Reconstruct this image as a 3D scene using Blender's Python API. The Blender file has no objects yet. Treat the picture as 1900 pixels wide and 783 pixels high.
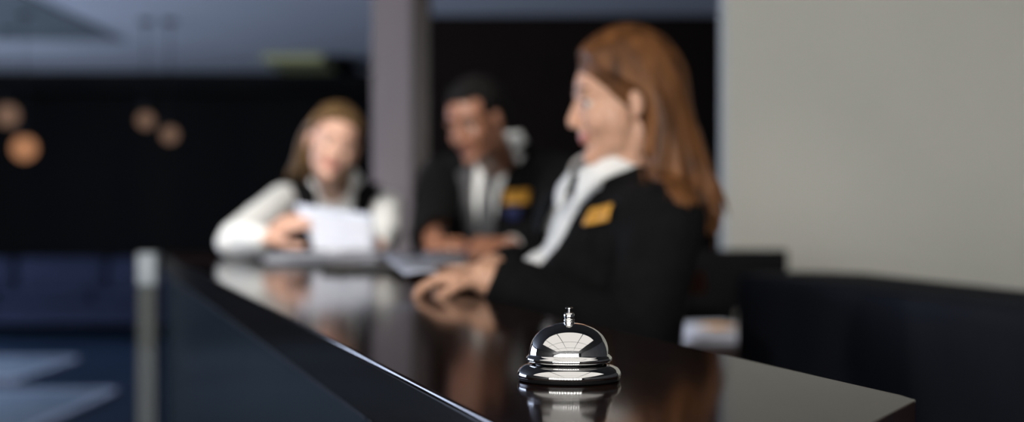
import bpy, bmesh, math, random
from mathutils import Vector as V, Matrix, Euler
from mathutils.bvhtree import BVHTree
random.seed(7)
SC = bpy.context.scene
COL = SC.collection
PI = math.pi
HZ = 1.2254            # eye height above the floor
FPX = 50/36*1900       # focal length in pixels of the 1900 px frame
CT = 1.10              # height of the counter top

def px(x, y, d):
    """world point seen at (x, y) of the 1900x783 frame at distance d"""
    return V(((x-950)/FPX*d, d, HZ+(395-y)/FPX*d))

# ------------------------------------------------------------------ materials
def mat(name, col, rough=.5, metal=0., spec=.5, coat=0., sss=0., noise=None, bump=0., nscale=20., stretch=(1, 1, 1), sheen=0.):
    m = bpy.data.materials.new(name); m.use_nodes = True
    nt = m.node_tree; b = nt.nodes['Principled BSDF']
    b.inputs['Base Color'].default_value = (*col, 1)
    b.inputs['Roughness'].default_value = rough
    b.inputs['Metallic'].default_value = metal
    b.inputs['Specular IOR Level'].default_value = spec
    b.inputs['Coat Weight'].default_value = coat
    b.inputs['Coat Roughness'].default_value = .05
    b.inputs['Sheen Weight'].default_value = sheen
    if sss:
        b.inputs['Subsurface Weight'].default_value = sss
        b.inputs['Subsurface Radius'].default_value = (.012, .005, .003)
        b.inputs['Subsurface Scale'].default_value = 1.
    if noise is not None or bump:
        tc = nt.nodes.new('ShaderNodeTexCoord'); mp = nt.nodes.new('ShaderNodeMapping')
        mp.inputs['Scale'].default_value = stretch
        n = nt.nodes.new('ShaderNodeTexNoise'); n.inputs['Scale'].default_value = nscale
        n.inputs['Detail'].default_value = 5
        nt.links.new(tc.outputs['Object'], mp.inputs[0]); nt.links.new(mp.outputs[0], n.inputs[0])
        if noise is not None:
            r = nt.nodes.new('ShaderNodeValToRGB')
            r.color_ramp.elements[0].position = .35; r.color_ramp.elements[1].position = .65
            r.color_ramp.elements[0].color = (*col, 1); r.color_ramp.elements[1].color = (*noise, 1)
            nt.links.new(n.outputs[0], r.inputs[0]); nt.links.new(r.outputs[0], b.inputs['Base Color'])
        if bump:
            bp = nt.nodes.new('ShaderNodeBump'); bp.inputs['Strength'].default_value = bump
            bp.inputs['Distance'].default_value = .002
            nt.links.new(n.outputs[0], bp.inputs['Height']); nt.links.new(bp.outputs[0], b.inputs['Normal'])
    return m

def glow(name, col, s):
    m = bpy.data.materials.new(name); m.use_nodes = True
    nt = m.node_tree; nt.nodes.clear()
    o = nt.nodes.new('ShaderNodeOutputMaterial'); e = nt.nodes.new('ShaderNodeEmission')
    e.inputs[0].default_value = (*col, 1); e.inputs[1].default_value = s
    nt.links.new(e.outputs[0], o.inputs[0])
    return m

def wood_mat(name, c1, c2, rough, stretch, ang=0., spec=.5, bump=.05):
    m = bpy.data.materials.new(name); m.use_nodes = True
    nt = m.node_tree; b = nt.nodes['Principled BSDF']
    tc = nt.nodes.new('ShaderNodeTexCoord'); mp = nt.nodes.new('ShaderNodeMapping')
    mp.inputs['Rotation'].default_value = (0, 0, ang)
    mp2 = nt.nodes.new('ShaderNodeMapping'); mp2.inputs['Scale'].default_value = stretch
    n = nt.nodes.new('ShaderNodeTexNoise'); n.inputs['Scale'].default_value = 8; n.inputs['Detail'].default_value = 8
    n.inputs['Distortion'].default_value = .6
    n2 = nt.nodes.new('ShaderNodeTexNoise'); n2.inputs['Scale'].default_value = 60; n2.inputs['Detail'].default_value = 3
    r = nt.nodes.new('ShaderNodeValToRGB')
    r.color_ramp.elements[0].position = .35; r.color_ramp.elements[1].position = .68
    r.color_ramp.elements[0].color = (*c1, 1); r.color_ramp.elements[1].color = (*c2, 1)
    L = nt.links.new
    L(tc.outputs['Object'], mp.inputs[0]); L(mp.outputs[0], mp2.inputs[0])
    L(mp2.outputs[0], n.inputs[0]); L(mp2.outputs[0], n2.inputs[0])
    L(n.outputs[0], r.inputs[0]); L(r.outputs[0], b.inputs['Base Color'])
    mr = nt.nodes.new('ShaderNodeMapRange')
    mr.inputs['To Min'].default_value = rough*.75; mr.inputs['To Max'].default_value = rough*1.35
    L(n2.outputs[0], mr.inputs[0]); L(mr.outputs[0], b.inputs['Roughness'])
    b.inputs['Specular IOR Level'].default_value = spec
    bp = nt.nodes.new('ShaderNodeBump'); bp.inputs['Strength'].default_value = bump; bp.inputs['Distance'].default_value = .0006
    L(n2.outputs[0], bp.inputs['Height']); L(bp.outputs[0], b.inputs['Normal'])
    return m

ANG = math.atan(.301)   # the counter runs away to the left by this angle
M = {}
M['top'] = wood_mat('dark_veneer', (.006, .003, .0025), (.022, .0095, .007), .08, (14, 1, 1), -ANG, .25, .02)
M['fascia'] = wood_mat('black_veneer', (.008, .008, .009), (.020, .019, .019), .14, (1, 1, 12), 0, .15, .0)
M['panel'] = mat('blue_black_panel', (.012, .019, .026), .2, spec=.2, noise=(.016, .025, .034), nscale=6)
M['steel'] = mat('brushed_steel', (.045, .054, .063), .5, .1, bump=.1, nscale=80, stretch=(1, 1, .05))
M['reflect_bright'] = mat('steel_bright_reflection', (.22, .25, .28), .45, .3, noise=(.25, .28, .31))  # bright reflection at the post's top, put into the colour
M['reflect_dark'] = mat('steel_dark_reflection', (.04, .045, .045), .5, .6, noise=(.05, .055, .055))  # darker tone paints the reflected dark band on the post
M['chrome'] = mat('chrome', (.86, .85, .84), .035, 1., noise=(.84, .84, .84), nscale=3)
M['bell_black'] = mat('black_plastic', (.006, .006, .007), .2, noise=(.009, .009, .01))
M['cream'] = mat('cream_paint', (.66, .655, .595), .75, noise=(.70, .69, .625), nscale=1.3, bump=.05)
M['ceil'] = mat('ceiling_paint', (.64, .67, .72), .8, noise=(.69, .72, .77), nscale=.8)
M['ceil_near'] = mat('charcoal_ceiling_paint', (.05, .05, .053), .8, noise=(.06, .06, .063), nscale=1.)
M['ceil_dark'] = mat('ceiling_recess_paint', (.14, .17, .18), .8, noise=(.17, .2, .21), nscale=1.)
M['dark_wall'] = mat('near_black_wall_panelling', (.003, .003, .0035), .7, spec=.05, noise=(.005, .005, .005), nscale=1.2, stretch=(1, 1, .1))
M['brown_wall'] = wood_mat('dark_brown_wall_panelling', (.006, .004, .0035), (.010, .0065, .0055), .6, (5, 5, .4), 0, .06)
M['floor'] = mat('dark_blue_stone_floor', (.012, .028, .055), .3, noise=(.02, .042, .078), nscale=1.1, spec=.4)
M['rug'] = mat('pale_blue_grey_carpet', (.17, .25, .33), .95, noise=(.24, .3, .37), nscale=2, bump=.3)
M['column'] = mat('mauve_grey_plaster', (.27, .24, .285), .7, noise=(.3, .27, .31), nscale=2)
M['jamb'] = wood_mat('brown_jamb_wood', (.03, .022, .021), (.05, .036, .035), .5, (5, 5, .5), 0)
M['sofa'] = mat('navy_upholstery', (.01, .014, .035), .8, spec=.2, noise=(.014, .019, .045), nscale=9)
M['shelf'] = mat('charcoal_laminate', (.016, .019, .028), .8, spec=.05, noise=(.020, .023, .033), nscale=5)
M['desk'] = wood_mat('dark_red_desk_wood', (.02, .008, .006), (.035, .014, .01), .35, (2, 10, 2), 0)
M['black_metal'] = mat('black_metal', (.008, .008, .009), .8, 0., spec=.08, noise=(.01, .01, .011))
M['mullion'] = mat('white_window_frame', (.35, .35, .34), .5, noise=(.38, .38, .37))
M['pane'] = glow('daylight_pane', (1., .985, .95), 13.)
M['pane_blue'] = glow('added_blue_pane', (.64, .75, 1.), 11.)
M['sky_pane'] = glow('skylight_pane', (1., .96, .9), .9)
M['lamp_warm'] = glow('warm_globe_light', (1., .46, .23), .42)
M['lamp_dim'] = glow('dim_globe_light', (1., .6, .42), .18)
M['paper'] = mat('white_paper', (.52, .54, .61), .7, noise=(.49, .51, .58), nscale=12)
M['paper_blue'] = mat('pale_blue_paper', (.52, .57, .70), .7, noise=(.56, .6, .72), nscale=12)
M['paper_print'] = mat('printed_ink', (.35, .38, .5), .7, noise=(.42, .45, .55))
M['orange'] = mat('orange_card', (.75, .36, .06), .6, noise=(.8, .42, .1))
M['folder'] = mat('black_leatherette', (.012, .012, .012), .35, bump=.2, nscale=120)
M['green_dot'] = mat('dark_green_enamel', (.02, .045, .018), .3, noise=(.03, .055, .02))
M['gold'] = mat('gold_badge', (.75, .36, .045), .45, .15, noise=(.8, .42, .07), nscale=60)
M['badge_ink'] = mat('badge_engraving', (.3, .12, .01), .5, noise=(.34, .15, .02))
M['white_cloth'] = mat('white_cotton', (.78, .8, .8), .85, noise=(.82, .83, .83), nscale=30, bump=.2)
M['black_cloth'] = mat('black_wool', (.0035, .0035, .004), .9, spec=.12, noise=(.0055, .0055, .006), nscale=60, bump=.2)
M['charcoal_cloth'] = mat('charcoal_satin', (.05, .05, .055), .5, noise=(.06, .06, .065), nscale=60)
M['tie'] = mat('grey_tie_silk', (.035, .037, .042), .4, noise=(.055, .058, .065), nscale=90)
M['navy'] = mat('navy_pocket_cloth', (.01, .018, .09), .6, noise=(.014, .024, .11), nscale=50)
M['shoe'] = mat('black_shoe_leather', (.01, .01, .01), .25, noise=(.014, .014, .014))
M['skin_a'] = mat('fair_rosy_skin', (.56, .33, .25), .48, sss=.12, noise=(.6, .35, .26), nscale=14)
M['skin_b'] = mat('brown_skin', (.24, .105, .062), .42, sss=.1, noise=(.28, .125, .075), nscale=14)
M['skin_c'] = mat('fair_warm_skin', (.58, .33, .22), .48, sss=.12, noise=(.62, .35, .24), nscale=14)
M['lip_a'] = mat('pink_lips', (.5, .16, .14), .4, noise=(.52, .18, .15))
M['lip_b'] = mat('brown_lips', (.22, .075, .055), .4, noise=(.24, .085, .06))
M['hair_auburn'] = wood_mat('auburn_hair', (.05, .020, .008), (.20, .082, .028), .5, (5, 5, .7), 0, .25, .3)
M['hair_blond'] = wood_mat('dark_blond_hair', (.05, .029, .013), (.17, .10, .042), .5, (5, 5, .7), 0, .25, .3)
M['hair_black'] = mat('black_hair', (.005, .0045, .0045), .75, spec=.1, noise=(.009, .008, .008), nscale=120, bump=.6)
M['brow_brown'] = mat('brown_brow_hair', (.07, .03, .015), .7, noise=(.09, .04, .02))
M['eye_white'] = mat('eye_white', (.6, .58, .55), .2, noise=(.63, .6, .57))
M['iris'] = mat('dark_iris', (.03, .02, .015), .15, noise=(.04, .03, .02))
M['pen'] = mat('blue_pen_plastic', (.02, .03, .12), .3, noise=(.025, .035, .14))
M['yellow'] = mat('olive_yellow_panel', (.34, .34, .15), .7, noise=(.37, .37, .17))

def satin(m, col, f):
    """worn satin lacquer: part of the surface scatters instead of mirroring"""
    nt = m.node_tree; mx = nt.nodes.new('ShaderNodeMixShader'); df = nt.nodes.new('ShaderNodeBsdfDiffuse')
    df.inputs[0].default_value = (*col, 1); mx.inputs[0].default_value = f
    nt.links.new(nt.nodes['Principled BSDF'].outputs[0], mx.inputs[1]); nt.links.new(df.outputs[0], mx.inputs[2])
    nt.links.new(mx.outputs[0], nt.nodes['Material Output'].inputs[0])
satin(M['top'], (.012, .0055, .0045), .28)
satin(M['fascia'], (.008, .0078, .008), .88)
satin(M['panel'], (.009, .0145, .02), .78)

# ------------------------------------------------------------------ mesh helpers
class MB:
    """collects shapes in world coordinates; build() links them as one mesh object"""
    def __init__(s): s.bm = bmesh.new()
    def box(s, lo, hi, bev=0., rot=None, pivot=None, seg=2):
        lo, hi = V(lo), V(hi); c = (lo+hi)/2; d = hi-lo
        r = bmesh.ops.create_cube(s.bm, size=1.)
        vs = r['verts']
        for v in vs: v.co = V((v.co.x*d.x, v.co.y*d.y, v.co.z*d.z))+c
        if bev:
            es = list({e for v in vs for e in v.link_edges})
            rr = bmesh.ops.bevel(s.bm, geom=es, offset=bev, segments=seg, affect='EDGES', profile=.6)
            vs = list({v for f in rr['faces'] for v in f.verts} | {v for v in vs if v.is_valid})
        if rot is not None:
            p = V(pivot) if pivot is not None else c
            for v in vs: v.co = rot @ (v.co-p) + p
        return s
    def prism(s, pts, z0, z1, bev=0., seg=3):
        a = [s.bm.verts.new((x, y, z0)) for x, y in pts]; b = [s.bm.verts.new((x, y, z1)) for x, y in pts]
        n = len(pts); fs = [s.bm.faces.new(a[::-1]), s.bm.faces.new(b)]
        for i in range(n): fs.append(s.bm.faces.new((a[i], a[(i+1) % n], b[(i+1) % n], b[i])))
        if bev:
            es = list({e for f in fs for e in f.edges})
            bmesh.ops.bevel(s.bm, geom=es, offset=bev, segments=seg, affect='EDGES', profile=.6)
        return s
    def lathe(s, c, prof, n=64, close=True):
        c = V(c); rings = []
        for r, z in prof:
            if r < 1e-6: rings.append([s.bm.verts.new(c+V((0, 0, z)))])
            else: rings.append([s.bm.verts.new(c+V((r*math.cos(2*PI*i/n), r*math.sin(2*PI*i/n), z))) for i in range(n)])
        for a, b in zip(rings, rings[1:]):
            for i in range(n):
                j = (i+1) % n
                if len(a) == 1 and len(b) == 1: continue
                if len(a) == 1: s.bm.faces.new((a[0], b[j], b[i]))
                elif len(b) == 1: s.bm.faces.new((a[i], a[j], b[0]))
                else: s.bm.faces.new((a[i], a[j], b[j], b[i]))
        return s
    def ell(s, c, r, R=None, sub=3):
        c = V(c); r = (r, r, r) if isinstance(r, (int, float)) else r
        q = bmesh.ops.create_icosphere(s.bm, subdivisions=sub, radius=1.)
        for v in q['verts']:
            p = V((v.co.x*r[0], v.co.y*r[1], v.co.z*r[2]))
            v.co = (R @ p if R is not None else p)+c
        return s
    def cap(s, p0, r0, p1, r1, n=16):
        """tapered capsule"""
        p0, p1 = V(p0), V(p1); d = p1-p0; L = d.length
        if L < 1e-6: return s.ell(p0, max(r0, r1), sub=2)
        q = d.to_track_quat('Z', 'Y').to_matrix()
        prof = []
        for k in range(5): a = -PI/2+k*PI/8; prof.append((r0*math.cos(a) if k else 0., r0*math.sin(a)))
        for k in range(5): a = k*PI/8; prof.append((r1*math.cos(a) if k < 4 else 0., L+r1*math.sin(a)))
        b0 = set(s.bm.verts); 
        s.lathe((0, 0, 0), prof, n)
        for v in s.bm.verts:
            if v not in b0: v.co = q @ v.co + p0
        return s
    def tube(s, pts, r, n=10):
        pts = [V(p) for p in pts]; rs = r if isinstance(r, (list, tuple)) else [r]*len(pts)
        rings = []; up = V((.13, .21, .97)).normalized()
        for i, p in enumerate(pts):
            t = (pts[min(i+1, len(pts)-1)]-pts[max(i-1, 0)]).normalized()
            a = t.cross(up).normalized(); b = t.cross(a).normalized()
            rings.append([s.bm.verts.new(p+(a*math.cos(2*PI*k/n)+b*math.sin(2*PI*k/n))*rs[i]) for k in range(n)])
        for A, B in zip(rings, rings[1:]):
            for k in range(n): s.bm.faces.new((A[k], A[(k+1) % n], B[(k+1) % n], B[k]))
        s.bm.faces.new(rings[0][::-1]); s.bm.faces.new(rings[-1])
        return s
    def grid(s, fn, nu, nv):
        vs = [[s.bm.verts.new(fn(i/nu, j/nv)) for j in range(nv+1)] for i in range(nu+1)]
        for i in range(nu):
            for j in range(nv): s.bm.faces.new((vs[i][j], vs[i+1][j], vs[i+1][j+1], vs[i][j+1]))
        return s
    def build(s, name, m, parent=None, smooth=True, ang=35):
        bmesh.ops.recalc_face_normals(s.bm, faces=s.bm.faces)
        me = bpy.data.meshes.new(name)
        off = parent_loc(parent)
        for v in s.bm.verts: v.co -= off
        s.bm.to_mesh(me); s.bm.free()
        return link(name, me, m, parent, smooth, ang)

def parent_loc(p):
    o = V((0, 0, 0))
    while p is not None: o += p.location; p = p.parent
    return o

def link(name, me, m, parent=None, smooth=True, ang=35):
    if not me.materials: me.materials.append(m)
    o = bpy.data.objects.new(name, me); COL.objects.link(o)
    if parent is not None: o.parent = parent
    if smooth:
        me.shade_smooth()
        try: me.set_sharp_from_angle(angle=math.radians(ang))
        except Exception: pass
    return o

def empty(name, loc, label, cat, group=None):
    o = bpy.data.objects.new(name, None); COL.objects.link(o); o.location = loc
    return tag(o, label, cat, group)
def tag(o, label, cat, group=None):
    o['label'] = label; o['category'] = cat
    if group: o['group'] = group
    return o
def struct(o): o['kind'] = 'structure'; return o
def solid(o, t, offset=-1):
    md = o.modifiers.new('thick', 'SOLIDIFY'); md.thickness = t; md.offset = offset; return o

# ------------------------------------------------------------------ the room
XL, XR, YN, YF, ZC = -8.0, 4.2, -6.0, 17.0, 2.85
struct(MB().box((XL-.2, YN-.2, -.2), (XR+.2, YF+.2, 0)).build('floor', M['floor']))
struct(MB().box((XL-.2, YN-.2, ZC), (XR+.2, YF+.2, ZC+.2)).build('ceiling', M['ceil']))
struct(MB().box((XL, YF, 0), (XR, YF+.2, ZC)).build('wall_back', M['dark_wall']))
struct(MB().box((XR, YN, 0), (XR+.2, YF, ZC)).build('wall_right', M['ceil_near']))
struct(MB().box((-.9, 11.7, 0), (XR, 11.9, ZC)).build('wall_rear', M['brown_wall']))
# cream partition seen behind the desks
wx0 = (1347-950)/FPX*5.6
struct(MB().box((wx0, 5.6, 0), (XR, 5.76, ZC)).build('wall_partition', M['cream']))

def window_wall(name, wn, axis, c, a0, a1, z0, z1, na, nz, lo, hi, pane, wallmat=None, th=.2, mw=.03):
    """wall with one opening, a pane, and mullions; axis 'y': wall at y=c spanning x; 'x': wall at x=c spanning y"""
    def B(mb, p0, p1, q0, q1, d0, d1, bev=0):
        if axis == 'y': mb.box((p0, c+d0, q0), (p1, c+d1, q1), bev)
        else: mb.box((c+d0, p0, q0), (c+d1, p1, q1), bev)
    w = MB()
    B(w, lo, a0, 0, ZC, -th, 0); B(w, a1, hi, 0, ZC, -th, 0)
    B(w, a0, a1, 0, z0, -th, 0); B(w, a0, a1, z1, ZC, -th, 0)
    struct(w.build(name, wallmat or M['cream']))
    win = MB(); t = .05
    B(win, a0, a0+t, z0, z1, -.12, -.02); B(win, a1-t, a1, z0, z1, -.12, -.02)
    B(win, a0, a1, z0, z0+t, -.12, -.02); B(win, a0, a1, z1-t, z1, -.12, -.02)
    for i in range(1, na):
        x = a0+(a1-a0)*i/na; B(win, x-mw, x+mw, z0, z1, -.11, -.03)
    for i in range(1, nz):
        z = z0+(z1-z0)*i/nz; B(win, a0, a1, z-.02, z+.02, -.1, -.04)
    f = struct(win.build(wn, M['mullion']))
    p = MB(); B(p, a0+.01, a1-.01, z0+.01, z1-.01, -.16, -.14)
    p.build('pane', pane, f)
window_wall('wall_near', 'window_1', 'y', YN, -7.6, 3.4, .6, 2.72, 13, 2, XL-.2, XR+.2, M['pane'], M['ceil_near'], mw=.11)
window_wall('wall_left', 'added_window', 'x', XL, 4.5, 13.5, .5, 2.6, 8, 2, YN, YF, M['pane_blue'], M['ceil_near'])  # unseen window, added to light the far ceiling and floor in blue
# gridded skylight over the front of the desk, out of the frame
w = MB(); sx0, sx1, sy0, sy1 = -3.4, 2.2, -3.2, 1.4
for i in range(5): x = sx0+(sx1-sx0)*i/4; w.box((x-.015, sy0, ZC-.09), (x+.025, sy1, ZC))
for i in range(4): y = sy0+(sy1-sy0)*i/3; w.box((sx0, y-.015, ZC-.09), (sx1, y+.015, ZC))
f = struct(w.build('window_3', M['mullion']))
MB().box((sx0, sy0, ZC-.05), (sx1, sy1, ZC-.03)).build('pane', M['sky_pane'], f)

# dark ceiling recess, beam and olive ceiling strip far behind on the left
struct(MB().box((XL, YN, ZC-.02), (XR, 9.3, ZC+.01)).build('added_dark_ceiling', M['ceil_near']))  # unseen dark sheet, added to darken the bell's reflections and cut fill
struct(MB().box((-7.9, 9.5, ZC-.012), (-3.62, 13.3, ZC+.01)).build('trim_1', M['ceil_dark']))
struct(MB().box((XL, 16.4, ZC-.22), (XR, 17, ZC+.01)).build('trim_2', M['dark_wall']))
struct(MB().box((-2.55, 14.6, ZC-.06), (-1.95, 15.9, ZC+.01)).build('trim_3', M['yellow']))
struct(MB().box((-1.93, 14.6, ZC-.07), (-1.72, 15.9, ZC+.01)).build('trim_4', M['dark_wall']))

# column with a dark wooden jamb
c0, c1, c2 = px(690, 0, 5.5).x, px(764, 0, 5.5).x, px(795, 0, 5.5).x
t = empty('column', (c0+.08, 5.6, 0), 'tall mauve grey square column between the woman in the vest and the man', 'column')
MB().box((c0, 5.5, 0), (c1, 5.68, ZC), .006).build('shaft', M['column'], t)
MB().box((c1, 5.53, 0), (c2, 5.68, ZC), .004).build('jamb', M['jamb'], t)
MB().box((c0-.012, 5.488, 0), (c2+.012, 5.692, .1), .004).build('plinth', M['jamb'], t)

# rugs on the far floor
def rug(x0, y0, x1, y1, label):
    o = MB().box((x0, y0, .001), (x1, y1, .014), .005)
    t = empty('rug', ((x0+x1)/2, (y0+y1)/2, 0), label, 'rug', 'pale rugs on the far floor')
    o.build('pile', M['rug'], t)
    b = MB()
    for a in ((x0, y0, x1, y0+.05), (x0, y1-.05, x1, y1), (x0, y0+.05, x0+.05, y1-.05), (x1-.05, y0+.05, x1, y1-.05)):
        b.box((a[0], a[1], .002), (a[2], a[3], .018))
    b.build('binding', M['paper_blue'], t)
rug(-4.6, 7.6, px(170, 0, 9.1).x, 9.75, 'larger pale blue grey rug on the dark blue floor at lower left, nearest the camera')
rug(-5.6, 10.4, px(85, 0, 11).x, 11.9, 'smaller pale blue rug on the dark blue floor behind the larger rug')

# navy sofa far left
t = empty('sofa', (-4.3, 14.2, 0), 'long low navy blue sofa on the dark floor beneath the globe lamps', 'sofa')
MB().box((-6.2, 13.9, .12), (-2.9, 14.8, .34), .06).build('base', M['sofa'], t)
for x in (-5.95, -5.02, -4.09):
    MB().box((x, 13.86, .34), (x+.91, 14.5, .46), .05, seg=4).build('seat_cushion', M['sofa'], t)
    MB().box((x, 14.42, .4), (x+.91, 14.68, .77), .07, seg=4).build('back_cushion', M['sofa'], t)
MB().box((-6.2, 14.6, .3), (-2.9, 14.82, .7), .06).build('backrest', M['sofa'], t)
for x in (-6.2, -3.16): MB().box((x, 13.88, .3), (x+.24, 14.75, .56), .07, seg=4).build('armrest', M['sofa'], t)
for x in (-6.1, -3.05):
    for y in (14.0, 14.7): MB().lathe((x, y, 0), [(0, 0), (.022, 0), (.03, .12), (0, .12)], 16).build('leg', M['black_metal'], t)

# pendant globe lamps
for (x, y, d, r, m, lab) in ((45, 275, 11.5, .10, 'lamp_warm', 'glowing orange globe pendant lamp at far left, lower and brighter of the two there'),
                          (14, 214, 12.5, .1, 'lamp_dim', 'dim brownish globe pendant lamp at the left edge above the bright orange one'),
                          (270, 223, 12.0, .07, 'lamp_dim', 'dim globe pendant lamp, left and higher of the close pair'),
                          (315, 250, 12.0, .07, 'lamp_dim', 'dim globe pendant lamp, right and lower of the close pair')):
    p = px(x, y, d)
    t = empty('pendant_lamp', p, lab, 'lamp', 'globe pendant lamps in the dark lobby')
    MB().ell(p, r, sub=4).build('globe', M[m], t)
    MB().lathe(p, [(0, r*.9), (.045, r*.88), (.04, r+.05), (.012, r+.08), (0, r+.08)], 24).build('cap', M['black_metal'], t)
    MB().tube([p+V((0, 0, r+.07)), V((p.x, p.y, ZC-.02))], .005).build('cord', M['black_metal'], t)
    MB().lathe((p.x, p.y, ZC-.03), [(0, 0), (.05, 0), (.06, .03), (0, .03)], 24).build('ceiling_rose', M['black_metal'], t)

# ------------------------------------------------------------------ reception counter
def fl(y): return .245-.301*y          # front line of the counter: x at distance y
def bl(y): return .273-.29*(y-.959)    # back line
yc = 4.53
top_poly = [(fl(.60), .60), (.105, .62), (.2166, .853), (.268, .945), (.272, .958), (bl(.98), .98), (bl(2.85), 2.85), (.42, 3.06), (.42, 4.12),
            (-.80, 4.16), (fl(yc)+.10, yc-.03), (fl(yc), yc)]
counter = empty('reception_counter', (fl(2.5)+.15, 2.5, 0), 'long black reception counter with a polished dark brown wooden top and blue black front panels', 'counter')
MB().prism(top_poly, CT-.05, CT, .0022, 3).build('countertop', M['top'], counter, ang=10)
# fascia strip along the public side, a touch proud of the top's edge
nrm = V((-.958, -.288, 0))
def strip(y0, y1, d0, d1, z0, z1, bev=.0015):
    a, b = V((fl(y0), y0, 0)), V((fl(y1), y1, 0))
    pts = [a+nrm*d1, b+nrm*d1, b+nrm*d0, a+nrm*d0]
    return MB().prism([(p.x, p.y) for p in pts], z0, z1, bev, 2)
strip(.6, yc, -.002, .003, CT-.0495, CT-.0022, .0012).build('edge_fascia', M['fascia'], counter, ang=10)
strip(1.235, yc, -.03, .0015, CT-.0545, CT-.0505, .0008).build('edge_rail', M['shelf'], counter, ang=10)
for a, b in ((.62, 1.185), (1.19, 2.297), (2.303, 3.42), (3.426, yc-.01)):
    strip(a, b, -.034, -.014, .10, CT-.052, .001).build('front_panel', M['panel'], counter, ang=10)
strip(.62, yc-.01, -.06, -.036, 0, .1).build('plinth', M['black_metal'], counter, ang=10)
strip(1.205, 1.222, -.02, .001, CT-.065, CT-.0495, .001).build('bracket', M['black_metal'], counter, ang=10)
# carcass under the top, and the short leg of the L
inner = [(bl(.98)-.06, 1.0), (bl(2.85)-.06, 2.92), (.36, 3.12), (.36, 4.06), (-.80, 4.08), (fl(yc)+.1, yc-.09), (fl(.66)+.06, .68)]
MB().prism(inner[::-1], .02, CT-.052).build('carcass', M['fascia'], counter, ang=30)
# corner post at the far end; its dark and bright reflections coloured as segments
cp = V((fl(yc)-.042, yc-.0, 0))
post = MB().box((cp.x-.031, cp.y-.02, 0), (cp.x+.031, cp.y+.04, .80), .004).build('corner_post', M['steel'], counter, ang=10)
MB().box((cp.x-.0295, cp.y-.018, .8), (cp.x+.0295, cp.y+.038, .995), .003).build('post_dark_reflection', M['reflect_dark'], post, ang=10)
MB().box((cp.x-.031, cp.y-.02, .995), (cp.x+.031, cp.y+.04, CT-.002), .006).build('post_bright_reflection', M['reflect_bright'], post, ang=10)

# ------------------------------------------------------------------ the call bell
bx, by = (1056-950)/FPX*1.066, 1.066
B0 = (bx, by, CT)
bell = empty('call_bell', B0, 'small chrome reception call bell with a push button standing on the counter', 'bell')
MB().lathe(B0, [(0, .0004), (.0372, .0004), (.0381, .0012), (.0383, .0028), (.0374, .0034), (0, .0034)], 96).build('rubber_foot', M['bell_black'], bell)
MB().lathe(B0, [(0, .003), (.0372, .0030), (.0386, .0034), (.0389, .0045), (.0388, .0058), (.0384, .0070), (.0376, .0083), (.0364, .0096), (.0348, .0108),
                (.0328, .0119), (.0305, .0128), (.0280, .0134), (.025, .0138), (0, .0139)], 128).build('base', M['chrome'], bell, ang=60)
MB().lathe(B0, [(0, .0132), (.0262, .0132), (.0266, .0136), (.0262, .0162), (0, .0162)], 64).build('collar', M['bell_black'], bell)
dome = [(0, .0150), (.0285, .0150), (.0306, .0143), (.0316, .0146), (.0321, .0156), (.0322, .0168), (.0318, .0178), (.0309, .0186), (.0302, .0193),
        (.0300, .0205), (.0298, .0225), (.0293, .0250), (.0284, .0280), (.0270, .0310), (.0250, .0340), (.0222, .0368), (.0190, .0390),
        (.0150, .0409), (.0108, .0421), (.0065, .0428), (.003, .0430), (0, .0430)]
d = MB().lathe(B0, dome, 160).build('dome', M['chrome'], bell, ang=80)
MB().lathe(B0, [(0, .0425), (.0040, .0425), (.0041, .0436), (.0036, .0441), (.0040, .0446), (.0040, .0454), (.0036, .0458), (.0039, .0463), (.0039, .0492),
                (.0035, .0502), (.0025, .0508), (.0012, .0510), (0, .0510)], 48).build('plunger_housing', M['chrome'], bell, ang=50)
pl = MB().lathe(B0, [(0, .0505), (.0009, .0505), (.0009, .0536), (0, .0536)], 24).build('plunger', M['chrome'], bell)
MB().lathe(B0, [(0, .0535), (.0022, .0535), (.0030, .0539), (.0030, .0543), (.0024, .0547), (.001, .0549), (0, .0549)], 40).build('button', M['chrome'], pl)

# ------------------------------------------------------------------ staff-side furniture
desk = empty('desk', (.95, 4.85, 0), 'dark reddish wooden work desk behind the woman with auburn hair', 'desk')
MB().box((.30, 4.45, .77), (1.5, 5.15, .80), .004).build('desktop', M['desk'], desk)
for x in (.34, 1.42):
    for y in (4.49, 5.07): MB().box((x, y, 0), (x+.04, y+.04, .77), .003).build('leg', M['desk'], desk)
MB().box((.38, 5.05, .35), (1.42, 5.07, .77)).build('modesty_panel', M['desk'], desk)
mon = empty('monitor', (.78, 5.02, .8), 'black computer monitor seen from behind on the reddish desk', 'monitor')
m0, m1 = px(1240, 463, 5.0), px(1461, 463, 5.0)
MB().box((m0.x, 4.985, .88), (m1.x, 5.02, m0.z), .008).build('housing', M['black_metal'], mon)
MB().box((m0.x+.01, 4.981, .892), (m1.x-.01, 4.986, m0.z-.012)).build('rear_cover', M['black_metal'], mon)
MB().box(((m0.x+m1.x)/2-.03, 5.015, .81), ((m0.x+m1.x)/2+.03, 5.03, .98), .004).build('neck', M['black_metal'], mon)
MB().box(((m0.x+m1.x)/2-.11, 4.93, .8), ((m0.x+m1.x)/2+.11, 5.09, .812), .004).build('foot', M['black_metal'], mon)

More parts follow.
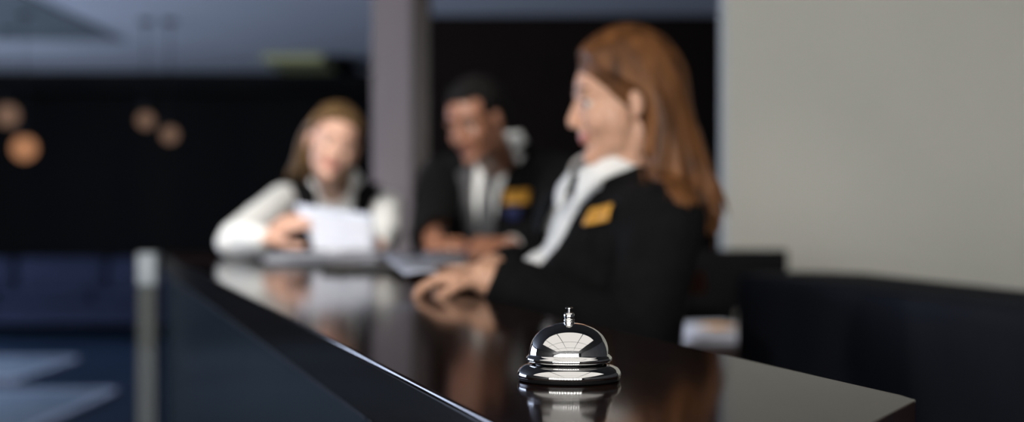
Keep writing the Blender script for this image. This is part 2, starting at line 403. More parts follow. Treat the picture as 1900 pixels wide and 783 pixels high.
# low rounded charcoal side counter at the right
q = [px(1385, 0, 3.48).x, 3.48]
side = empty('side_counter', (.9, 2.9, 0), 'low charcoal side counter with a rounded end in front of the cream wall', 'counter')
e0 = V((.56, 3.50)); e1 = V((.86, 1.55)); dr = (e1-e0).normalized(); nr = V((-dr.y, dr.x))
pts = []
for k in range(13):   # rounded end
    a = PI/2+k*PI/12
    pts.append(e0+dr*.0+nr*(-.16)*0+(dr*math.cos(a)*.16+nr*math.sin(a)*.16)+nr*.16)
pts += [e1, e1+nr*.32]
MB().prism([(p.x, p.y) for p in pts], .05, 1.075, .03, 5).build('body', M['shelf'], side, ang=50)
MB().prism([(p.x*1.0, p.y) for p in pts], 0, .05).build('plinth', M['black_metal'], side)

# ------------------------------------------------------------------ papers
def sheet(name, corners, m, parent=None, bend=0., off=V((0, 0, 1))):
    a, b, c, d = [V(p) for p in corners]
    o = MB().grid(lambda u, v: (a*(1-u)+b*u)*(1-v)+(d*(1-u)+c*u)*v+off*bend*math.sin(PI*u)*(.6+.4*v), 10, 6).build(name, m, parent)
    return solid(o, .0006, 0)
def lines(corners, parent, n=7, m='paper_print', off=V((0, -.0008, 0)), bend=0., boff=V((0, 0, 1))):
    a, b, c, d = [V(p) for p in corners]; mb = MB()
    for k in range(n):
        v0 = .12+.76*k/n; v1 = v0+.035; u1 = .9 if k % 3 else .62
        def f(u, v, v0=v0, v1=v1, u1=u1):
            uu = .1+u*(u1-.1); vv = v0+(v1-v0)*v
            return (a*(1-uu)+b*uu)*(1-vv)+(d*(1-uu)+c*uu)*vv+off+boff*bend*math.sin(PI*uu)*(.6+.4*vv)
        mb.grid(f, 8, 1)
    return mb.build('printed_text', M[m], parent)
def flat_sheet(cx, cy, w, h, ang, z, label, m='paper', group=None, nl=8, name='paper_sheet'):
    R = Matrix.Rotation(ang, 3, 'Z')
    cs = [V((cx, cy, z))+R @ V((sx*w/2, sy*h/2, 0)) for sx, sy in ((-1, 1), (1, 1), (1, -1), (-1, -1))]
    o = sheet(name, cs, M[m]); tag(o, label, 'paper', group)
    if nl: lines(cs, o, nl, off=V((0, 0, .0006)))
    return o
# ring binder/folder and sheets in front of the woman in the vest
fold = empty('document_folder', (-.40, 3.55, CT), 'open black folder lying flat on the counter under white papers', 'folder')
MB().box((-.60, 3.42, CT+.0005), (-.325, 3.84, CT+.006), .002).build('cover', M['folder'], fold)
MB().box((-.597, 3.424, CT+.0062), (-.33, 3.836, CT+.016), .002).build('page_block', M['paper'], fold)
flat_sheet(-.475, 3.50, .21, .297, .9, CT+.0175, 'white printed sheet lying askew on the black folder, nearest edge towards the bell', group='loose sheets on the folder')
flat_sheet(-.47, 3.66, .21, .297, 1.35, CT+.0190, 'white sheet lying on top of the folder below the held papers', group='loose sheets on the folder')
# black leather pad at the counter's inner corner
pad = empty('leather_pad', (-.30, 2.95, CT), 'flat black leather pad with dark green studs on the counter beside the papers', 'pad')
MB().box((-.40, 2.98, CT+.0005), (-.185, 3.32, CT+.012), .004).build('cover', M['folder'], pad)
for x in (-.36, -.22): MB().lathe((x, 3.0, CT+.0121), [(0, .004), (.008, .003), (.011, 0), (0, 0)], 20).build('stud', M['green_dot'], pad)

# papers on the staff desk at right
z = .8
ps = empty('paper_stack', (.66, 4.62, z), 'untidy stack of white papers with an orange card on the staff desk', 'paper stack')
p0 = px(1330, 628, 4.55)
for k in range(7):
    R = Matrix.Rotation(random.uniform(-.25, .25)+.2, 3, 'Z'); c = V((p0.x-.01+random.uniform(-.02, .02), 4.63+random.uniform(-.02, .02), z+.004+k*.008))
    cs = [c+R @ V((sx*.105, sy*.14, 0)) for sx, sy in ((-1, 1), (1, 1), (1, -1), (-1, -1))]
    mb = MB(); mb.box(c-V((.105, .14, .003)), c+V((.105, .14, .006)), .001, rot=R); mb.build('booklet', M['paper' if k % 3 else 'paper_blue'], ps)
MB().box((p0.x-.04, 4.5, z+.0605), (p0.x+.045, 4.62, z+.0635), .001, rot=Matrix.Rotation(.3, 3, 'Z')).build('orange_card', M['orange'], ps)

# ------------------------------------------------------------------ people
def remesh(mb, name, m, parent, voxel, smooth=4, f=.5):
    me = bpy.data.meshes.new(name+'_src'); bmesh.ops.recalc_face_normals(mb.bm, faces=mb.bm.faces)
    off = parent_loc(parent)
    for v in mb.bm.verts: v.co -= off
    mb.bm.to_mesh(me); mb.bm.free()
    o = bpy.data.objects.new('tmp', me); COL.objects.link(o)
    md = o.modifiers.new('r', 'REMESH'); md.mode = 'VOXEL'; md.voxel_size = voxel
    if smooth:
        ms = o.modifiers.new('s', 'SMOOTH'); ms.iterations = smooth; ms.factor = f
    dg = bpy.context.evaluated_depsgraph_get()
    e = o.evaluated_get(dg); out = bpy.data.meshes.new_from_object(e); out.name = name
    bpy.data.objects.remove(o); bpy.data.meshes.remove(me)
    out.materials.clear()
    r = link(name, out, m, parent, True, 180)
    return r

class Frame:
    def __init__(s, o, R): s.o, s.R = V(o), R
    def __call__(s, x, y, z): return s.o + s.R @ V((x, y, z))
    def inv(s, p): return s.R.transposed() @ (p-s.o)

def frame(o, fwd_deg, pitch=0, roll=0):
    """x forward, y left, z up; fwd_deg is the compass of the face in the world's xy; pitch > 0 looks down; roll > 0 tilts to own right"""
    R = Matrix.Rotation(math.radians(fwd_deg), 3, 'Z') @ Matrix.Rotation(math.radians(pitch), 3, 'Y') @ Matrix.Rotation(math.radians(roll), 3, 'X')
    return Frame(o, R)

def head_prims(b, H, s=1., male=False):
    E = lambda c, r: b.ell(H(c[0]*s, c[1]*s, c[2]*s), (r[0]*s, r[1]*s, r[2]*s), H.R)
    E((-.008, 0, .036), (.085, .071, .080))
    E((.020, 0, .030), (.066, .063, .062))
    E((.030, 0, -.018), (.056, .060, .072))
    w = 1.12 if male else 1.
    E((.030, 0, -.062), (.047, .047*w, .034))
    E((.070, 0, -.090), (.017, .021*w, .015))
    E((.050, 0, -.080), (.030, .032*w, .018))
    for y in (-1, 1):
        E((.052, y*.034, -.024), (.030, .024, .028))
        E((.071, y*.026, .024), (.014, .024, .0085))
        E((.096, y*.009, -.029), (.009, .0065, .006))
        E((-.006, y*.0735, -.004), (.013, .0065, .027))
        E((.065, y*.030, .0125), (.0135, .0165, .0075)); E((.064, y*.030, -.0085), (.0125, .0155, .0055))
        E((-.001, y*.073, -.024), (.008, .006, .010))
    b.cap(H(.081*s, 0, .014*s), .0068*s, H(.099*s, 0, -.022*s), .0086*s)
    E((.093, 0, -.028), (.012, .0115, .0068))
    E((.082, 0, -.0510), (.0088, .021, .0046))
    E((.080, 0, -.0600), (.0088, .018, .0052))
    for y in (-1, 1):
        b.cap(H(.0815*s, y*.013*s, -.0555*s), .0052*s, H(.0735*s, y*.026*s, -.0495*s), .0038*s)
        E((.058, y*.040, -.036), (.018, .014, .015))
    b.cap(H(.080*s, -.015*s, -.040*s), .007*s, H(.080*s, .015*s, -.040*s), .007*s)

def head_parts(parent, H, s, hairmat, look=(1, 0, -.1), male=False):
    for y in (-1, 1):
        c = H(.0655*s, y*.030*s, .003*s); g = (H.R @ V(look)).normalized()
        mb = MB(); mb.ell(c, .0124*s, sub=4)
        o = mb.build('eyeball', M['eye_white'], parent)
        o.data.materials.append(M['iris']); off = parent_loc(parent)
        for p in o.data.polygons:
            if ((p.center+off-c).normalized()).dot(g) > .84: p.material_index = 1
        # lash line and upper lid
        pts = [H((.0655+.0135*math.cos(a)*.98)*s, y*.030*s+.0125*math.sin(a)*s, (.0075-.004*abs(math.sin(a)))*s) for a in [(-1+.25*k)*1.0 for k in range(9)]]
        MB().tube(pts, [.0006*s]+[.0017*s]*7+[.0006*s], 8).build('eyelashes', hairmat, parent)
        pts = [H((.0845-.3*abs(t)**2*.03-.005*(t+.3))*s, y*(.029+.019*t)*s, (.0275+.004*(1-t*t)+.0015*t)*s) for t in [-1+.25*k for k in range(9)]]
        MB().tube(pts, [(.0016+.0014*(1-abs(k-3)/6))*s*(1.35 if male else 1) for k in range(9)], 8).build('eyebrow', hairmat, parent)

def hand(b, W, d, n, side, curl=(.5, .6, .5), spread=.06, s=1., thumb_in=.3, pitchc=None):
    """W wrist, d finger direction, n the way the palm faces, side = +1/-1 picks the thumb side (s = d x n * side)"""
    d = V(d).normalized(); n = V(n); n = (n-d*n.dot(d)).normalized(); t = d.cross(n)*side
    W = V(W)
    ks = [.030, .010, -.010, -.029]; kl = [.082, .086, .082, .073]; fl_ = [(.042, .026, .021), (.046, .030, .023), (.043, .028, .022), (.034, .021, .019)]
    R3 = Matrix((d, t, n)).transposed()
    b.ell(W+d*.045*s, (.048*s, .038*s, .0135*s), R3)
    b.ell(W+d*.035*s+t*.022*s+n*.006*s, (.032*s, .018*s, .014*s), R3)
    for i in range(4):
        K = W+d*kl[i]*s+t*ks[i]*s
        b.cap(W+d*.012*s+t*ks[i]*.55*s, .0135*s, K, .0105*s)
        dd = (d+t*ks[i]*spread*20).normalized(); P = K; r = .0092*s*(1 if i < 3 else .88)
        ax = dd.cross(n).normalized()
        for j in range(3):
            dd = Matrix.Rotation(curl[j]*(1+.08*i), 3, ax) @ dd
            Q = P+dd*fl_[i][j]*s
            b.cap(P, r, Q, r*.9); P = Q; r *= .9
    # thumb leaves the side of the palm near its base
    P = W+d*.022*s+t*.026*s; dd = (d*.62+t*.72+n*.25).normalized(); r = .0125*s
    for j, L in enumerate((.040, .031, .024)):
        Q = P+dd*L*s; b.cap(P, r, Q, r*.88); P = Q; r *= .86
        dd = (dd*(1-thumb_in)+(d*.6+n*.5-t*.3)*thumb_in).normalized()

def torso(b, F, S, g=0., male=False, low=None):
    """F body frame with origin on the floor, S height of the shoulders; g inflates"""
    k = 1.14 if male else 1.
    b.ell(F(0, 0, S-.19), (.102*k+g, .138*k+g, .19+g), F.R)
    b.ell(F(-.012, 0, S-.085), (.085*k+g, .15*k+g, .085+g), F.R)
    b.cap(F(-.012, -.135*k, S-.055), .05*k+g, F(-.012, .135*k, S-.055), .05*k+g)
    b.cap(F(-.02, -.06, S-.012), .04+g*.7, F(-.02, .06, S-.012), .04+g*.7)
    if not male:
        for y in (-1, 1): b.ell(F(.066, y*.062, S-.165), (.062+g, .066+g, .066+g), F.R)
        b.ell(F(.055, 0, S-.165), (.05+g, .06+g, .06+g), F.R)
    else:
        b.ell(F(.045, 0, S-.15), (.075+g, .13+g, .09+g), F.R)
    b.ell(F(.0, 0, S-.36), (.092*k+g, .122*k+g, .16+g), F.R)
    b.ell(F(-.008, 0, S-.50), (.108*k+g, .155+g, .13+g), F.R)

def legs(b, F, S, g=0., foot=True, male=False):
    hz = S-.53; kn = hz*.56; w = .085
    for y in (-1, 1):
        b.cap(F(0, y*w, hz), .082+g, F(.015, y*w, kn), .055+g)
        b.cap(F(.015, y*w, kn), .054+g, F(-.005, y*w, .10), .036+g)
        if foot:
            b.cap(F(-.02, y*w, .05), .034, F(.12, y*(w+.01), .028), .026)

def shoes(F, parent):
    for y in (-1, 1):
        w = .085; b = MB()
        b.cap(F(-.03, y*w, .045), .043, F(.08, y*(w+.008), .034), .036)
        b.cap(F(.08, y*(w+.008), .034), .036, F(.15, y*(w+.014), .026), .024)
        b.ell(F(-.02, y*w, .07), (.045, .038, .04), F.R)
        b.cap(F(-.05, y*w, .016), .016, F(-.02, y*w, .016), .016)
        o = remesh(b, 'shoe', M['shoe'], parent, .006, 3)

def arms(b, joints, radii, g=0.):
    for A, r in zip(joints, radii):
        for p, q, r0, r1 in zip(A, A[1:], r, r[1:]): b.cap(p, r0+g, q, r1+g)

def bvh_of(o):
    off = parent_loc(o)
    me = o.data
    return BVHTree.FromPolygons([v.co+off for v in me.vertices], [p.vertices for p in me.polygons])

def drape(name, bvhs, F, quad, m, parent, lift=.003, th=.0025, nu=8, nv=14, side=1):
    """patch given by corner (y, z) in the body frame, projected backwards on to the clothing"""
    a, b_, c, d_ = [V(p) for p in quad]; last = [None]
    def f(u, v):
        p = (a*(1-u)+b_*u)*(1-v)+(d_*(1-u)+c*u)*v
        best = None
        for t in bvhs:
            h = t.ray_cast(F(side*.6, p[0], p[1]), -(F.R @ V((side, 0, 0))), 1.2)
            if h[0] is not None:
                q = F.inv(h[0])
                if best is None or q.x*side > best.x*side: best = q
        if best is None: best = V((last[0] if last[0] is not None else side*.1, p[0], p[1]))
        last[0] = best.x
        return F(best.x+side*lift, best.y, best.z)
    o = MB().grid(f, nu, nv).build(name, m, parent)
    return solid(o, th, 0)

def torso_bvh(F, S, g, male=False):
    b = MB(); torso(b, F, S, g, male)
    o = remesh(b, 'tmp_torso', M['black_cloth'], None, .008, 4)
    t = bvh_of(o); me = o.data; bpy.data.objects.remove(o); bpy.data.meshes.remove(me)
    return t

def collar(F, S, r, parent, cx=0., top=.045, spread=14, lean=0.):
    def f(u, v):
        a = math.radians(spread+(360-2*spread)*u); fr = max(0., math.cos(a))
        ln = .034+.030*math.exp(-((min(u, 1-u))/.07)**2)
        zt = top+.016*(1-fr)-.022*fr*fr
        rr = r+.004+.020*v**1.5
        return F(cx+rr*1.05*math.cos(a)+lean*fr*v, rr*math.sin(a)*(1+.25*v*fr), S+zt-ln*v)
    o = MB().grid(f, 64, 6).build('collar', M['white_cloth'], parent)
    return solid(o, .003, 1)

def cut(o, F, test):
    """remove faces of a garment where test(local point) is true"""
    bm = bmesh.new(); bm.from_mesh(o.data); off = parent_loc(o)
    dl = [f for f in bm.faces if test(F.inv(f.calc_center_median()+off))]
    bmesh.ops.delete(bm, geom=dl, context='FACES'); bm.to_mesh(o.data); bm.free()
    o.data.shade_smooth(); return o

def skin_lips(o, H, s, lip):
    o.data.materials.append(lip); off = parent_loc(o)
    for p in o.data.polygons:
        q = H.inv(p.center+off)/s
        if q.x > .07 and (q.y/.027)**2+((q.z+.0555-8*q.y*q.y)/.0088)**2 < 1: p.material_index = 1

def locks(b, H, s, guides, n, rad, jitter=.006, seed=1, N=12, avoid=None, gap=.008):
    """hair locks interpolated between guide curves given in the head frame"""
    rnd = random.Random(seed)
    def bez(g, t):
        k = t*(len(g)-1); i = min(int(k), len(g)-2); f = k-i
        p0 = V(g[max(i-1, 0)]); p1 = V(g[i]); p2 = V(g[i+1]); p3 = V(g[min(i+2, len(g)-1)])
        return .5*((2*p1)+(p2-p0)*f+(2*p0-5*p1+4*p2-p3)*f*f+(3*p1-p0-3*p2+p3)*f**3)
    for k in range(n):
        u = (k+rnd.random()*.6)/n*(len(guides)-1); i = min(int(u), len(guides)-2); f = u-i
        j = [V((rnd.gauss(0, jitter), rnd.gauss(0, jitter), rnd.gauss(0, jitter))) for _ in range(2)]
        ln = rnd.uniform(.86, 1.05); ph = rnd.uniform(0, 6); pts = []; rs = []
        for q in range(N+1):
            t = q/N*ln; t = min(t, 1.08)
            p = bez(guides[i], min(t, 1))*(1-f)+bez(guides[i+1], min(t, 1))*f
            p = p+j[0]*(t)+j[1]*t*t*1.6+V((math.sin(ph+t*7)*.004*t, math.cos(ph+t*6)*.004*t, 0))
            P = H(p.x*s, p.y*s, p.z*s)
            if avoid is not None and t > .4:
                lat = (1. if p.y > 0 else -1.) if abs(p.y) > .05 else 0.
                dr_ = (H.R @ V((-.35 if lat else -1., lat, .35))).normalized()
                h = avoid.ray_cast(P+dr_*.4, -dr_, .4+gap)
                if h[0] is not None: P = h[0]+dr_*gap
            pts.append(P); rs.append(max(.0012, rad*s*(1 if t < .55 else 1-.8*(t-.55)/.5)))
        b.tube(pts, rs, 8)

# ---------- person A: auburn woman at the right, in profile
PA = V((.152, 2.34, 0))
pa = empty('person', PA, 'woman with long auburn hair in black jacket, standing in profile beside the counter', 'person')
FA = frame(PA, 180+24)
SA = 1.262
hp = px(1160, 190, 2.30)
HA = frame(hp, 180+6, 7, 0); sA = .92
shL, elL, wrL = FA(-.02, .165, SA-.05), px(1165, 556, 2.16), px(900, 520, 2.13)
wrL = V((wrL.x, wrL.y, CT+.029))
elL = V((.185, 2.14, 1.035))
shR, elR, wrR = FA(-.02, -.165, SA-.05), V((.14, 2.58, 1.10)), V((-.035, 2.42, CT+.03))
b = MB()
head_prims(b, HA, sA)
b.cap(HA(-.018, 0, -.045), .045, FA(-.012, 0, SA-.02), .052)
torso(b, FA, SA); legs(b, FA, SA)
arms(b, [(shL, elL, wrL), (shR, elR, wrR)], [(.042, .036, .026)]*2)
dL = V((-.95, .20, .02))
hand(b, wrL, dL, (0, .15, -1), 1, (.5, .6, .5), s=.80, thumb_in=.8)
hand(b, wrR, (-.9, .1, -.05), (0, -.1, -.95), -1, (.6, .8, .6), s=.86)
body = remesh(b, 'body', M['skin_c'], pa, .0036, 3)
skin_lips(body, HA, sA, M['lip_a'])
head_parts(body, HA, sA, M['brow_brown'], look=(1, .05, -.25))
b = MB(); torso(b, FA, SA, .006)
b.cap(FA(-.012, 0, SA-.02), .058, FA(-.010, 0, SA+.030), .052)
shirt = remesh(b, 'shirt', M['white_cloth'], pa, .006, 4)
cut(shirt, FA, lambda p: p.z < SA-.5 or p.z > SA+.034)
b = MB(); torso(b, FA, SA, .016)
arms(b, [(shL, elL, wrL*.80+elL*.20), (shR, elR, wrR*.8+elR*.2)], [(.056, .047, .040)]*2, .004)
b.ell(FA(0, 0, SA-.46), (.125, .165, .14), FA.R)
jk = remesh(b, 'jacket', M['black_cloth'], pa, .006, 4)
def vA(p):
    if p.z < SA-.6: return True
    if p.x < .02: return p.z > SA+.045 and abs(p.y) < .07
    t = (SA+.03-p.z)/.36
    return t > -.5 and abs(p.y+.025) < (.080*(1-max(t, 0))**.35 if t < 1 else 0)
cut(jk, FA, vA); solid(jk, .005, 1)
bj, bs = bvh_of(jk), bvh_of(shirt); tj = torso_bvh(FA, SA, .016)
collar(FA, SA, .056, shirt, -.008, .052)
for sg in (-1, 1):
    drape('lapel', [tj], FA, [(sg*.080-.025, SA+.0), (sg*.125-.025, SA-.04), (sg*.118-.025, SA-.20), (sg*.050-.025, SA-.33)], M['black_cloth'], jk, .008, .004)
for k in range(5): 
    h = bs.ray_cast(FA(.6, 0, SA-.04-k*.055), -(FA.R @ V((1, 0, 0))), 1.)
    if h[0]: MB().ell(h[0], (.0045, .0045, .0045), sub=2).build('button', M['paper'], shirt)
bd = drape('name_badge', [tj], FA, [(.082, SA-.030), (.132, SA-.022), (.132, SA-.048), (.082, SA-.056)], M['gold'], jk, .012, .003, 6, 3)
drape('engraving', [tj], FA, [(.089, SA-.040), (.125, SA-.034), (.125, SA-.039), (.089, SA-.045)], M['badge_ink'], bd, .0145, .001, 6, 2)
b = MB(); legs(b, FA, SA, .014, False); b.ell(FA(-.008, 0, SA-.53), (.118, .166, .12), FA.R)
remesh(b, 'trousers', M['black_cloth'], pa, .008, 4); shoes(FA, pa)
# hair
b = MB()
b.ell(HA(-.014, 0, .042), (.086, .077, .083), HA.R)
b.ell(HA(-.052, 0, -.03), (.050, .070, .10), HA.R)
b.ell(HA(-.075, 0, -.10), (.045, .07, .09), HA.R)
gn = [  # near (her left) side, front to back
    [(.062, .012, .098), (.058, .052, .078), (.030, .076, .045), (-.022, .086, .012), (-.030, .084, -.045), (-.015, .082, -.10), (-.002, .085, -.155), (.012, .092, -.19)],
    [(.045, .010, .112), (.035, .060, .092), (.005, .083, .045), (-.035, .089, .0), (-.042, .086, -.06), (-.035, .088, -.115), (-.030, .098, -.16), (-.022, .108, -.20)],
    [(.02, .005, .124), (.0, .062, .10), (-.03, .084, .045), (-.06, .082, -.02), (-.07, .080, -.08), (-.072, .085, -.13), (-.075, .098, -.17), (-.075, .11, -.205)],
    [(-.01, .003, .13), (-.04, .050, .105), (-.075, .067, .045), (-.092, .062, -.02), (-.105, .060, -.09), (-.115, .066, -.14), (-.130, .075, -.18), (-.142, .078, -.22)],
    [(-.03, .0, .128), (-.07, .02, .10), (-.100, .028, .045), (-.112, .03, -.02), (-.125, .03, -.09), (-.140, .03, -.14), (-.155, .032, -.19), (-.158, .034, -.24)],
    [(-.03, -.003, .128), (-.07, -.03, .10), (-.098, -.04, .045), (-.108, -.04, -.02), (-.12, -.04, -.09), (-.13, -.04, -.15), (-.14, -.04, -.2), (-.14, -.04, -.25)]]
gn = [[(x if z > .0 or x > -.08 else -.08+(x+.08)*.62, y, z) for x, y, z in g] for g in gn]
gf = [[(x, -y, z) for x, y, z in g] for g in gn]
gf[0] = [(.062, -.012, .098), (.058, -.052, .078), (.030, -.076, .045), (-.01, -.083, .01), (-.005, -.082, -.05), (.012, -.078, -.10), (.030, -.072, -.15), (.045, -.066, -.20)]
gf[1] = [(.045, -.010, .112), (.035, -.060, .092), (.005, -.083, .045), (-.02, -.088, .0), (-.012, -.084, -.06), (.005, -.08, -.12), (.022, -.072, -.17), (.035, -.066, -.215)]
locks(b, HA, .95, gn, 150, .0062, .005, 3, avoid=bj)
locks(b, HA, .95, gf, 110, .0062, .005, 5, avoid=bj)
hair = remesh(b, 'hair', M['hair_auburn'], pa, .0034, 2)
cut(hair, HA, lambda p: p.x > .004 and p.z < max(-.012, -.012+(p.x-.008)*1.12) and p.z > -.088 and abs(p.y) < .1)

# ---------- person B: the man
PB = V((-.04, 4.42, 0))
pb = empty('person', PB, 'man with short black hair in black suit and grey tie, hands together over the counter', 'person')
FB = frame(PB, 270-17)
SB = 1.39
hp = px(886, 226, 4.12)
HB = frame(hp, 270-40, 20, 4)
shL, elL, wrL = FB(-.01, .195, SB-.06), V((.12, 4.03, 1.155)), V((-.005, 3.78, 1.134))
shR, elR, wrR = FB(-.01, -.195, SB-.06), V((-.232, 4.06, 1.16)), V((-.205, 3.80, 1.143))
b = MB()
head_prims(b, HB, 1.03, True)
b.cap(HB(-.02, 0, -.05), .055, FB(0, 0, SB-.02), .06)
torso(b, FB, SB, 0, True); legs(b, FB, SB)
arms(b, [(shL, elL, wrL), (shR, elR, wrR)], [(.05, .042, .029)]*2)
hand(b, wrL, (-.9, -.25, -.02), (-.1, .5, -.7), 1, (.55, .75, .5), s=1.12)
hand(b, wrR, (.55, -.75, -.05), (.1, .3, -.8), -1, (.55, .7, .5), s=1.12)
body = remesh(b, 'body', M['skin_b'], pb, .0040, 3)
skin_lips(body, HB, 1.03, M['lip_b'])
head_parts(body, HB, 1.03, M['hair_black'], look=(1, 0, -.3), male=True)
b = MB(); torso(b, FB, SB, .006, True)
b.cap(FB(0, 0, SB-.02), .068, FB(.018, 0, SB+.045), .060)
shirt = remesh(b, 'shirt', M['white_cloth'], pb, .007, 4)
cut(shirt, FB, lambda p: p.z < SB-.5 or p.z > SB+.045)
for (w, e) in ((wrL, elL),):
    MB().cap(w*.93+e*.07, .033, w*.80+e*.20, .037).build('cuff', M['white_cloth'], shirt)
b = MB(); torso(b, FB, SB, .018, True)
arms(b, [(shL, elL, wrL*.82+elL*.18), (shR, elR, wrR*.82+elR*.18)], [(.068, .056, .044)]*2, .004)
b.ell(FB(0, 0, SB-.48), (.14, .175, .15), FB.R)
jk = remesh(b, 'jacket', M['black_cloth'], pb, .007, 4)
def vB(p):
    if p.z < SB-.68: return True
    if p.x < .02: return p.z > SB+.05 and abs(p.y) < .075
    if p.z > SB-.045 and (p.x-.01)**2+p.y**2 < .092**2: return True
    t = (SB+.02-p.z)/.34
    return t > -.5 and abs(p.y) < (.078*(1-max(t, 0))**.75 if t < 1 else 0)
cut(jk, FB, vB); solid(jk, .005, 1)
bj, bs = bvh_of(jk), bvh_of(shirt); tj = torso_bvh(FB, SB, .018, True)
collar(FB, SB, .066, shirt, .014, .072)
for sg in (-1, 1):
    drape('lapel', [tj], FB, [(sg*.062, SB+.005), (sg*.118, SB-.05), (sg*.075, SB-.22), (sg*.008, SB-.33)], M['charcoal_cloth' if sg < 0 else 'black_cloth'], jk, .008, .004)
tie = drape('tie', [bs], FB, [(-.014, SB-.005), (.014, SB-.005), (.034, SB-.33), (-.034, SB-.33)], M['tie'], pb, .010, .004)
drape('knot', [bs], FB, [(-.022, SB+.022), (.022, SB+.022), (.013, SB-.02), (-.013, SB-.02)], M['tie'], tie, .018, .010)
bd = drape('name_badge', [tj], FB, [(.058, SB-.098), (.125, SB-.094), (.125, SB-.134), (.058, SB-.138)], M['gold'], jk, .014, .003, 6, 3)
drape('engraving', [tj], FB, [(.068, SB-.110), (.115, SB-.107), (.115, SB-.113), (.068, SB-.116)], M['badge_ink'], bd, .0165, .001, 6, 2)
drape('pocket_square', [tj], FB, [(.062, SB-.142), (.105, SB-.142), (.102, SB-.185), (.064, SB-.185)], M['navy'], jk, .010, .004, 6, 3)
b = MB(); legs(b, FB, SB, .018, False); b.ell(FB(-.008, 0, SB-.53), (.125, .17, .12), FB.R)
remesh(b, 'trousers', M['black_cloth'], pb, .008, 4); shoes(FB, pb)
b = MB()
b.ell(HB(-.016, 0, .046), (.092, .079, .083), HB.R)
b.ell(HB(-.045, 0, .01), (.062, .076, .07), HB.R)
rnd = random.Random(4)
for k in range(260):
    v = V((rnd.gauss(0, 1)-.25, rnd.gauss(0, 1), abs(rnd.gauss(0, 1)))).normalized()
    b.ell(HB(-.014+v.x*.092, v.y*.079, .046+v.z*.084), .007, sub=1)
hair = remesh(b, 'hair', M['hair_black'], pb, .004, 1)
cut(hair, HB, lambda p: (p.x > .036 and p.z < .078) or p.z < -.045 or (p.x > -.01 and p.z < .02))

# ---------- person C: fair woman in a vest
PC = V((-.555, 4.50, 0))
pc = empty('person', PC, 'woman with dark blond hair in white blouse and black vest, holding papers over the counter', 'person')
FC = frame(PC, 270+4)
SC_ = 1.30
hp = px(617, 268, 4.22)
HC = frame(hp, 270+17, 8, -17)
shR, elR, wrR = FC(-.0, -.165, SC_-.035), V((-.765, 3.98, 1.150)), V((-.665, 3.83, 1.155))
shL, elL, wrL = FC(-.0, .160, SC_-.055), V((-.365, 4.08, 1.17)), V((-.362, 3.87, 1.140))
b = MB()
head_prims(b, HC, .99)
b.cap(HC(-.018, 0, -.05), .047, FC(.0, 0, SC_-.02), .052)
torso(b, FC, SC_); legs(b, FC, SC_)
arms(b, [(shL, elL, wrL), (shR, elR, wrR)], [(.042, .036, .026)]*2)
hand(b, wrR, (.75, -.15, .50), (.3, .5, -.5), -1, (.45, .7, .55), s=.98)
hand(b, wrL, (-.62, -.3, .02), (-.2, .4, .6), 1, (.4, .7, .5), s=.9)
body = remesh(b, 'body', M['skin_a'], pc, .0038, 3)
skin_lips(body, HC, .99, M['lip_a'])
head_parts(body, HC, .99, M['brow_brown'], look=(1, 0, -.25))
b = MB(); torso(b, FC, SC_, .006)
b.cap(FC(0, 0, SC_-.02), .057, FC(.01, 0, SC_+.022), .05)
arms(b, [(shR, elR, wrR*.84+elR*.16), (shL, elL, wrL*.84+elL*.16)], [(.052, .056, .036), (.048, .046, .033)], .002)
b.ell(elR+V((-.005, .0, -.008)), (.058, .07, .043)); b.ell(shR*.45+elR*.55, .058)
b.ell(elL+V((0, .0, -.0)), (.05, .06, .052))
shirt = remesh(b, 'blouse', M['white_cloth'], pc, .006, 4)
cut(shirt, FC, lambda p: p.z < SC_-.5 or (p.z > SC_+.028 and abs(p.y) < .1))
for (w, e) in ((wrL, elL), (wrR, elR)):
    MB().cap(w*.96+e*.04, .031, w*.82+e*.18, .036).build('cuff', M['white_cloth'], shirt)
b = MB(); torso(b, FC, SC_, .020)
vest = remesh(b, 'vest', M['black_cloth'], pc, .006, 4)
def vC(p):
    if p.z < SC_-.55: return True
    if abs(p.y) > .135 and p.z > SC_-.2: return True
    if p.x < .02: return p.z > SC_+.04 and abs(p.y) < .07
    t = (SC_+.02-p.z)/.27
    return t > -.5 and abs(p.y) < (.066*(1-max(t, 0))**.6 if t < 1 else 0)
cut(vest, FC, vC); solid(vest, .005, 1)
bs = bvh_of(shirt)
collar(FC, SC_, .056, shirt, .005, .048)
drape('placket', [bs], FC, [(-.014, SC_), (.014, SC_), (.014, SC_-.28), (-.014, SC_-.28)], M['white_cloth'], shirt, .003, .003)
b = MB(); legs(b, FC, SC_, .014, False); b.ell(FC(-.008, 0, SC_-.53), (.118, .166, .12), FC.R)
remesh(b, 'trousers', M['black_cloth'], pc, .008, 4); shoes(FC, pc)
b = MB()
b.ell(HC(-.018, 0, .044), (.090, .080, .083), HC.R)
b.ell(HC(-.05, 0, -.02), (.05, .07, .09), HC.R)
gn = [
    [(.060, .008, .098), (.058, .048, .078), (.034, .072, .045), (-.03, .082, .012), (-.042, .080, -.045), (-.035, .076, -.09), (-.035, .080, -.12), (-.035, .088, -.145)],
    [(.035, .006, .116), (.025, .060, .092), (.0, .081, .045), (-.035, .086, .0), (-.042, .082, -.06), (-.05, .080, -.10), (-.05, .085, -.125), (-.05, .09, -.15)],
    [(-.01, .003, .126), (-.04, .050, .103), (-.07, .066, .045), (-.085, .062, -.02), (-.088, .060, -.09), (-.09, .062, -.12), (-.09, .068, -.14), (-.09, .07, -.16)],
    [(-.03, .0, .122), (-.07, .0, .10), (-.095, .0, .045), (-.10, .0, -.02), (-.10, .0, -.09), (-.10, .0, -.13), (-.10, .0, -.16), (-.10, .0, -.2)]]
locks(b, HC, .99, gn, 80, .0075, .004, 8)
